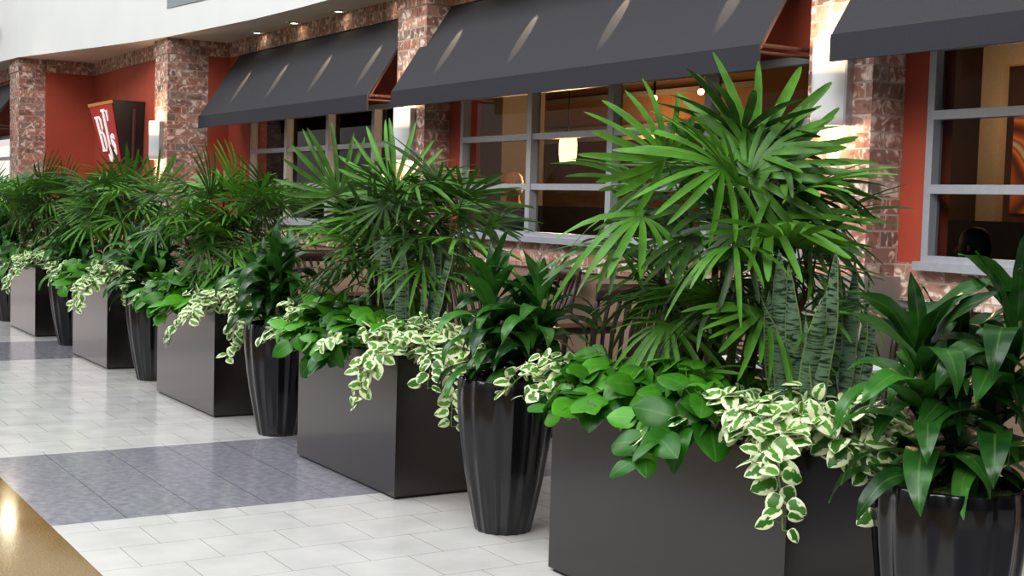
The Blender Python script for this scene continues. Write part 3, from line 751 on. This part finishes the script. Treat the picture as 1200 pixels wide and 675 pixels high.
# pothos
def add_leaf(s, base, d, n, L, W, curl, rnd):
    m = Matrix.Translation(base) @ frame(d, n, rnd.uniform(-.35,.35))
    rows = []
    prof = ((-.10,.0),(-.07,.55),(.06,.90),(.28,1.0),(.52,.93),(.74,.68),(.90,.34),(1.0,.03))
    for (v, wd) in prof:
        z = -curl*v*v*L
        row = []
        for u in (-1,-.55,0,.55,1):
            back = -.07*abs(u)*L*(1 if v < .15 else 0)
            row.append(m @ Vector((u*wd*W/2, v*L+back+.1*L, z+.22*W*wd*abs(u)-.12*W*wd*u*u*2)))
        rows.append(row)
    s.grid(rows)
def pothos(loc, rect, starts, seed, kind, leafL, label, group):
    """rect = (x0,x1,y0,y1,ztop) of the planter in the plant's own coordinates; starts = (x, y, heading deg, length, lift)"""
    rnd = random.Random(seed); x0, x1, y0, y1, zt = rect
    t = empty('pothos' if kind == 'pothos' else 'variegated_pothos', loc, label, 'trailing plant', group)
    for (sx, sy, hd, ln, lift) in starts:
        p = Vector((sx, sy, 0)); a = math.radians(hd)
        v = Vector((math.cos(a)*.75, math.sin(a)*.75, lift)).normalized()
        pts = [p.copy()]; st = .022; n = int(ln/st)
        for k in range(n):
            g = .078 + .05*rnd.random()
            v += Vector((rnd.uniform(-.14,.14), rnd.uniform(-.14,.14), -g)); v.normalize()
            p = p + v*st
            m_ = .018
            inside = x0-m_ < p.x < x1+m_ and y0-m_ < p.y < y1+m_
            if inside and p.z < zt+.02:
                ds = [(p.x-x0, 0), (x1-p.x, 1), (p.y-y0, 2), (y1-p.y, 3)]
                if k > 2 and zt-.03 > p.z and min(ds)[0] < .05:
                    w_ = min(ds)[1]
                    if w_ == 0: p.x = x0-m_
                    elif w_ == 1: p.x = x1+m_
                    elif w_ == 2: p.y = y0-m_
                    else: p.y = y1+m_
                elif p.z < zt+.02 and (k > 3): p.z = zt+.02; v.z = max(v.z, .02)
            pts.append(p.copy())
        s = MB(); s.tube(pts, [.0032]*len(pts), 4); vo = s.build('vine', M['vine'], t, True)
        f = MB(); side = 1
        stepn = max(1, int(leafL*.30/st)) 
        for k in range(1, len(pts), stepn):
            tg = (pts[min(k+1,len(pts)-1)]-pts[k-1]).normalized(); q = k/len(pts)
            out = Vector((math.cos(a), math.sin(a), 0))
            lat = tg.cross(UP); 
            if lat.length < .1: lat = out.cross(UP)
            lat.normalize()
            sidev = lat*side*rnd.uniform(.3,1.0); side = -side
            hang = max(0, -tg.z)
            pet = (sidev*.7 + UP*rnd.uniform(.5,1.1)*(1-hang*.75) + out*rnd.uniform(.2,.7) + CAM_B*.2).normalized()*leafL*rnd.uniform(.28,.6)
            b0 = pts[k]+pet
            d = (sidev*1.0 + out*rnd.uniform(-.2,.9) + UP*rnd.uniform(-.6,.35) - UP*hang*.35 + lat*rnd.uniform(-.6,.6)).normalized()
            nrm = (UP*(1-.5*hang) + out*(.25+.5*hang) + CAM_B*.4 + Vector((rnd.uniform(-.7,.7),rnd.uniform(-.7,.7),0)))
            l = leafL*rnd.uniform(.72,1.12)*(1-.35*q*q)
            f.tube([pts[k], b0+d*l*.06], .0018, 3, 1, False)
            add_leaf(f, b0, d, nrm, l, l*rnd.uniform(.8,.95), rnd.uniform(.05,.4), rnd)
        f.build('foliage', [M[kind], M['vine']], vo, True)
    return t
def mound(rnd, n, cx, cy, rx, ry, l0, l1, hd0, hd1, lift=(.3,1.0)):
    return [(cx+rnd.uniform(-rx,rx), cy+rnd.uniform(-ry,ry), rnd.uniform(hd0,hd1), rnd.uniform(l0,l1), rnd.uniform(*lift)) for _ in range(n)]
where = ['nearest planter', 'second nearest planter', 'third nearest planter', 'fourth nearest planter', 'fifth nearest planter', 'last planter at the left edge']
for i, (a, c) in enumerate(PLX):
    rnd = random.Random(40+i); hx = (c-a)/2; cx = (a+c)/2
    rect = (-hx, hx, 0, PY1-PY0, .06)
    loc = (cx, PY0, SOIL)
    k = (1, .85, .7, .6, .5, .4)[i]
    ls = .112 if i < 3 else .125
    # green pothos spilling over the front
    st = mound(rnd, int(28*k), -.14*hx, .12, .62*hx, .08, .12, .24, 200, 340, (.5,1.7)) + mound(rnd, int(22*k), -.05, .22, .6*hx, .12, .12, .26, 0, 360, (.9,2.0))
    st += [(-.25*hx, .04, 262, .30, .4), (.12*hx, .05, 272, .28, .4), (-.45*hx, .05, 255, .27, .5), (.45*hx, .03, 262, .34, .3)]
    pothos(loc, rect, st, 60+i, 'pothos', ls*1.28, 'plain green pothos over the front edge of the %s' % where[i], 'green pothos in the planters')
    # variegated pothos at the left corner
    st = mound(rnd, int(18*k), -.86*hx, .12, .12*hx, .08, .12, .26, 160, 280, (.5,1.5)) + mound(rnd, int(7*k)+1, -.78*hx, .2, .16*hx, .1, .12, .22, 0, 360, (.9,2.0))
    st += [(-.93*hx, .07, 200, .42, .7), (-.9*hx, .12, 180, .34, .7), (-.8*hx, .05, 258, .26, .4)]
    pothos(loc, rect, st, 80+i, 'njoy', ls*.72, 'white-edged pothos at the left corner of the %s' % where[i], 'variegated pothos in the planters')
    # variegated pothos at the right corner, longest trails
    st = mound(rnd, int(40*k), .78*hx, .10, .22*hx, .07, .10, .22, 215, 350, (.5,1.6)) + mound(rnd, int(18*k)+1, .86*hx, .26, .12*hx, .16, .12, .26, 310, 400, (.6,1.6))
    st += mound(rnd, int(16*k)+1, .72*hx, .2, .24*hx, .12, .12, .24, 0, 360, (.9,2.0))
    st += [(.93*hx, .06, 292, .36, .5), (.95*hx, .15, 345, .46, .5), (.96*hx, .25, 5, .50, .5), (.95*hx, .36, 8, .40, .5), (.5*hx, .05, 245, .34, .5), (.94*hx, .2, 352, .58, .4), (.9*hx, .05, 300, .5, .4)]
    pothos(loc, rect, st, 100+i, 'njoy', ls*.72, 'white-edged pothos trailing from the right corner of the %s' % where[i], 'variegated pothos in the planters')

# dracaenas in the pots
def drac_leaf(seed, e0, curve, L, w):
    s = MB(); rows = []; p = Vector((0,0,0)); n = 12; e = e0; rnd = random.Random(seed); tw = rnd.uniform(-.5,.5); sk = rnd.uniform(-.06,.06)
    for k in range(n+1):
        q = k/n
        wd = w*(.5+.5*min(1,q*3.2))*(1 if q < .45 else max(.02, 1-((q-.45)/.55)**2.1))
        a = tw*q; side = Vector((math.cos(a), 0, math.sin(a))); nn = Vector((0, -math.sin(e), math.cos(e)))
        pp = p + Vector((sk*q*q*3*L,0,0))
        fold = .22*(1-q*.7)
        rows.append([pp + side*(u*wd/2) + nn*(abs(u)*fold*wd*.6 + .004*math.sin(q*14+u*2)) for u in (-1,-.5,0,.5,1)])
        p = p + Vector((0, math.cos(e), math.sin(e)))*L/n; e -= curve/n*(.5+q)
    s.grid(rows); o = s.build('leaf', M['drac'], None, True); md = o.data; bpy.data.objects.remove(o); return md
DL = [drac_leaf(0, 1.35, .5, .28, .060), drac_leaf(1, 1.15, 1.3, .33, .076), drac_leaf(2, .9, 2.1, .37, .086), drac_leaf(3, .65, 2.3, .37, .088), drac_leaf(4, .4, 2.1, .35, .086), drac_leaf(5, 1.0, 3.0, .39, .086), drac_leaf(6, .2, 1.9, .33, .078)]
def dracaena(loc, canes, seed, label, nl=20, big=1):
    rnd = random.Random(seed)
    t = empty('dracaena', loc, label, 'dracaena', 'dracaenas in the fluted pots'); ph = rnd.uniform(0,6)
    for (x, y, h, lx, ly, low) in canes:
        pts = [Vector((x+lx*q, y+ly*q, -.02+(h+.02)*q)) for q in (0,.3,.6,1)]
        s = MB(); s.tube(pts, [.017,.016,.015,.011], 8); s.build('cane', M['dracane'], t, True)
        for k in range(nl):
            q = k/(nl-1); z = 1-(1-low)*q
            ph += 2.4+rnd.uniform(-.2,.2)
            e = q*5.2+rnd.uniform(-.7,.7)
            idx = 0 if e < .5 else 1 if e < 1.4 else rnd.choice((2,5)) if e < 2.6 else rnd.choice((3,2,5)) if e < 3.8 else rnd.choice((4,6,3))
            o = bpy.data.objects.new('leaf', DL[idx]); C.objects.link(o); o.parent = t
            o.location = (x+lx*z, y+ly*z, h*z); o.rotation_euler = (rnd.uniform(-.15,.15), rnd.uniform(-.15,.15), ph)
            sc = rnd.uniform(.78,1.08)*big; o.scale = (sc*1.05, sc, sc)
    return t
ZD = .68
dracaena((POTS[0][0], POTS[0][1], ZD), [(-.03,-.05,.44,-.03,-.05,.06), (.07,.06,.56,.06,.05,.08), (-.06,.07,.36,-.06,.05,.08)], 3, 'large glossy dracaena in the pot at the right edge', 34, 1.06)
d2 = dracaena((POTS[1][0], POTS[1][1], ZD), [(-.04,-.03,.44,-.05,-.02,.06), (.07,.05,.40,.08,.05,.08), (-.02,.08,.30,-.06,.06,.08)], 9, 'glossy dracaena in the pot between the two nearest planters', 32, 1.06)
for i, rz, lb in ((2, 1.9, 'dracaena in the pot between the second and third nearest planters'), (3, 3.6, 'dracaena in the pot between the third and fourth nearest planters'),
                  (4, 5.0, 'dracaena in the pot between the fourth and fifth nearest planters'), (5, .8, 'dracaena in the dark pot at the far left edge')):
    p = copy_tree(d2); p.location = (POTS[i][0], POTS[i][1], ZD); p.rotation_euler = (0,0,rz); p['label'] = lb

# ------------------------------------------------------------------ diners behind the glass
def person(loc, rz, label, jacket, hair, skin=(168,120,94), seated=True, sc=1):
    t = empty('person', loc, label, 'person', rz=rz)
    def skinmesh(name, verts, edges, radii, mat, parent, sub=2):
        me = bpy.data.meshes.new(name); me.from_pydata(verts, edges, []); me.materials.append(mat)
        o = bpy.data.objects.new(name, me); C.objects.link(o); o.parent = parent
        sk = o.modifiers.new('skin', 'SKIN'); sk.use_smooth_shade = True
        for v, r in zip(me.skin_vertices[0].data, radii): v.radius = r if isinstance(r, tuple) else (r, r)
        me.skin_vertices[0].data[0].use_root = True
        ss = o.modifiers.new('sub', 'SUBSURF'); ss.levels = sub; ss.render_levels = sub
        return o
    hp = .5 if seated else .92
    V = [(0,0,hp),(0,.01,hp+.2),(0,0,hp+.42),(0,-.01,hp+.55),(0,-.02,hp+.64),(0,-.03,hp+.76),
         (.16,0,hp+.46),(.23,-.06,hp+.22),(.16,-.27,hp+.18),(.10,-.36,hp+.22),
         (-.16,0,hp+.46),(-.23,-.06,hp+.22),(-.16,-.27,hp+.18),(-.10,-.36,hp+.22)]
    Ed = [(0,1),(1,2),(2,3),(3,4),(4,5),(2,6),(6,7),(7,8),(8,9),(2,10),(10,11),(11,12),(12,13)]
    Rr = [(.15,.11),(.14,.1),(.15,.1),(.055,.055),(.075,.09),(.07,.085),.06,.05,.042,.036,.06,.05,.042,.036]
    if seated:
        V += [(.1,-.38,hp+.02),(.1,-.42,.02+.05),(-.1,-.38,hp+.02),(-.1,-.42,.07)]
    else:
        V += [(.1,-.02,hp-.42),(.1,0,.06),(-.1,-.02,hp-.42),(-.1,0,.06)]
    Ed += [(0,14),(14,15),(0,16),(16,17)]; Rr += [.075,.05,.075,.05]
    body = skinmesh('body', V, Ed, Rr, simple('skin_tone', skin, .6), t)
    jk = skinmesh('jacket', [V[0],V[1],V[2],(0,-.005,hp+.5),V[6],V[7],V[8],V[10],V[11],V[12]], [(0,1),(1,2),(2,3),(2,4),(4,5),(5,6),(2,7),(7,8),(8,9)],
                  [(.17,.13),(.16,.12),(.17,.12),(.075,.07),.075,.063,.052,.075,.063,.052], jacket, t)
    tr = skinmesh('trousers', [V[0],V[14],V[15],V[16],V[17]], [(0,1),(1,2),(0,3),(3,4)], [(.16,.12),.088,.062,.088,.062], M['black'], t)
    hz_ = hp+.72
    s = MB()
    s.lathe([(.0005,.135),(.05,.125),(.085,.09),(.1,.03),(.098,-.02),(.085,-.07)], 18, mod=lambda a, z: 1.0)
    # open the hair at the face
    h = s.build('hair', hair, t, True); h.location = (0,-.005,hz_)
    s = MB(); s.prism([(-.012,-.135,-.02),(.012,-.135,-.02),(0,-.108,.04)], (0,.02,0)); n_ = s.build('nose', simple('skin_tone', skin, .6), body); n_.location = (0,.0,hz_-.01)
    s = MB()
    for sx in (-1, 1): s.lathe([(.0005,.008),(.009,0),(.0005,-.008)], 8, cx=sx*.032, cy=-.112)
    e_ = s.build('eyes', M['black'], body, True); e_.location = (0,0,hz_+.02)
    s = MB(); s.box(-.025,-.118,-.006,.025,-.105,.006); m_ = s.build('mouth', simple('lips', (130,70,64), .6), body); m_.location = (0,0,hz_-.055)
    s = MB()
    for sx in (-1, 1): s.lathe([(.0005,.028),(.013,.012),(.012,-.012),(.0005,-.028)], 8, cx=sx*.092, cy=-.02)
    e_ = s.build('ears', simple('skin_tone', skin, .6), body, True); e_.location = (0,0,hz_)
    t.scale = (sc,sc,sc)
    return t
navy = simple('navy_jacket', (52,66,120), .35, noise=.5, scale=14)
dark = simple('dark_jacket', (34,28,30), .7)
person((-10.55, 6.55, IZ-.03), .9, 'dim standing figure in a navy jacket with pale headwear behind the large window', navy, simple('pale_cap', (226,212,198), .7), seated=False, sc=.97)
person((-5.55, 6.9, IZ-.03), -1.1, 'dim dark-haired diner sitting behind the rightmost window', dark, simple('dark_hair', (26,18,16), .6), sc=1.0)

# ------------------------------------------------------------------ light
wd = bpy.data.worlds.new('mall_light'); scene.world = wd; wd.use_nodes = True
nt = wd.node_tree; bg = nt.nodes['Background']
tc = N(nt, 'ShaderNodeTexCoord'); sp = N(nt, 'ShaderNodeSeparateXYZ'); Lk(nt, tc.outputs['Generated'], sp.inputs[0])
r = ramp(nt, [(.0, (.30,.29,.28)), (.49, (.42,.40,.39)), (.53, (.55,.55,.56)), (.75, (.78,.80,.83)), (1, (1.0,1.0,1.0))])
Lk(nt, mathn(nt, 'ADD', mathn(nt, 'MULTIPLY', sp.outputs[2], .5), .5), r.inputs['Fac'])
wx = mathn(nt, 'POWER', mathn(nt, 'MAXIMUM', mathn(nt, 'MULTIPLY', sp.outputs[0], -1), 0), 6)
wr_ = mathn(nt, 'MULTIPLY', mathn(nt, 'MAXIMUM', sp.outputs[0], 0), -.82)
wl = N(nt, 'ShaderNodeVectorMath', operation='SCALE'); Lk(nt, r.outputs['Color'], wl.inputs[0]); Lk(nt, mathn(nt, 'ADD', mathn(nt, 'ADD', mathn(nt, 'MULTIPLY', wx, 3.6), .82), wr_), wl.inputs['Scale'])
Lk(nt, mixc(nt, mathn(nt, 'MULTIPLY', wx, .6), wl.outputs[0], (1,.80,.72), 'MULTIPLY'), bg.inputs['Color']); bg.inputs['Strength'].default_value = .66
def area(name, loc, target, sx, sy, energy, rgb):
    l = bpy.data.lights.new(name, 'AREA'); l.shape = 'RECTANGLE'; l.size = sx; l.size_y = sy; l.energy = energy; l.color = rgb
    o = bpy.data.objects.new(name, l); C.objects.link(o); o.location = loc
    o.rotation_euler = (Vector(target)-Vector(loc)).to_track_quat('-Z', 'Y').to_euler(); return o
area('skylight', (-8,-1.5,9), (-8,2.2,0), 26, 5, 1750, (.95,.98,1))
area('skylight_near', (0,-3,7), (-5,3.5,1), 6, 4, 420, (1,.98,.95))
# round ceiling lamp whose reflection shows on the polished tan strip
l = bpy.data.lights.new('ceiling_lamp', 'AREA'); l.shape = 'DISK'; l.size = .2; l.energy = 2.5; l.color = (1,.86,.62)
o = bpy.data.objects.new('ceiling_lamp', l); C.objects.link(o)
v = Vector((-1.036,.201,.248)); o.location = Vector((-6.262,1.217,0)) + v*12.6
o.rotation_euler = (Vector((-6.262,1.217,0))-o.location).to_track_quat('-Z', 'Y').to_euler()

# ------------------------------------------------------------------ camera
f, yaw, pitch, roll = 1546.0, .5566, .06286, -.02854
fw = Vector((-math.cos(yaw)*math.cos(pitch), math.sin(yaw)*math.cos(pitch), -math.sin(pitch)))
rt = fw.cross(UP).normalized(); dn = fw.cross(rt)
r2 = rt*math.cos(roll)+dn*math.sin(roll); d2_ = -rt*math.sin(roll)+dn*math.cos(roll)
cam = bpy.data.cameras.new('camera'); co = bpy.data.objects.new('camera', cam); C.objects.link(co)
m = Matrix((r2, -d2_, -fw)).transposed().to_4x4(); m.translation = (0,0,H); co.matrix_world = m
cam.sensor_fit = 'HORIZONTAL'; cam.sensor_width = 36; cam.lens = f*36/1200; cam.clip_end = 200
scene.camera = co
scene.view_settings.view_transform = 'Standard'; scene.view_settings.look = 'None'
scene.view_settings.exposure = 0
scene.cycles.max_bounces = 8; scene.cycles.transparent_max_bounces = 12

vs = scene.view_settings; vs.use_curve_mapping = True
cv = vs.curve_mapping.curves[3]
cv.points.new(.22, .19); cv.points.new(.72, .755); vs.curve_mapping.update()
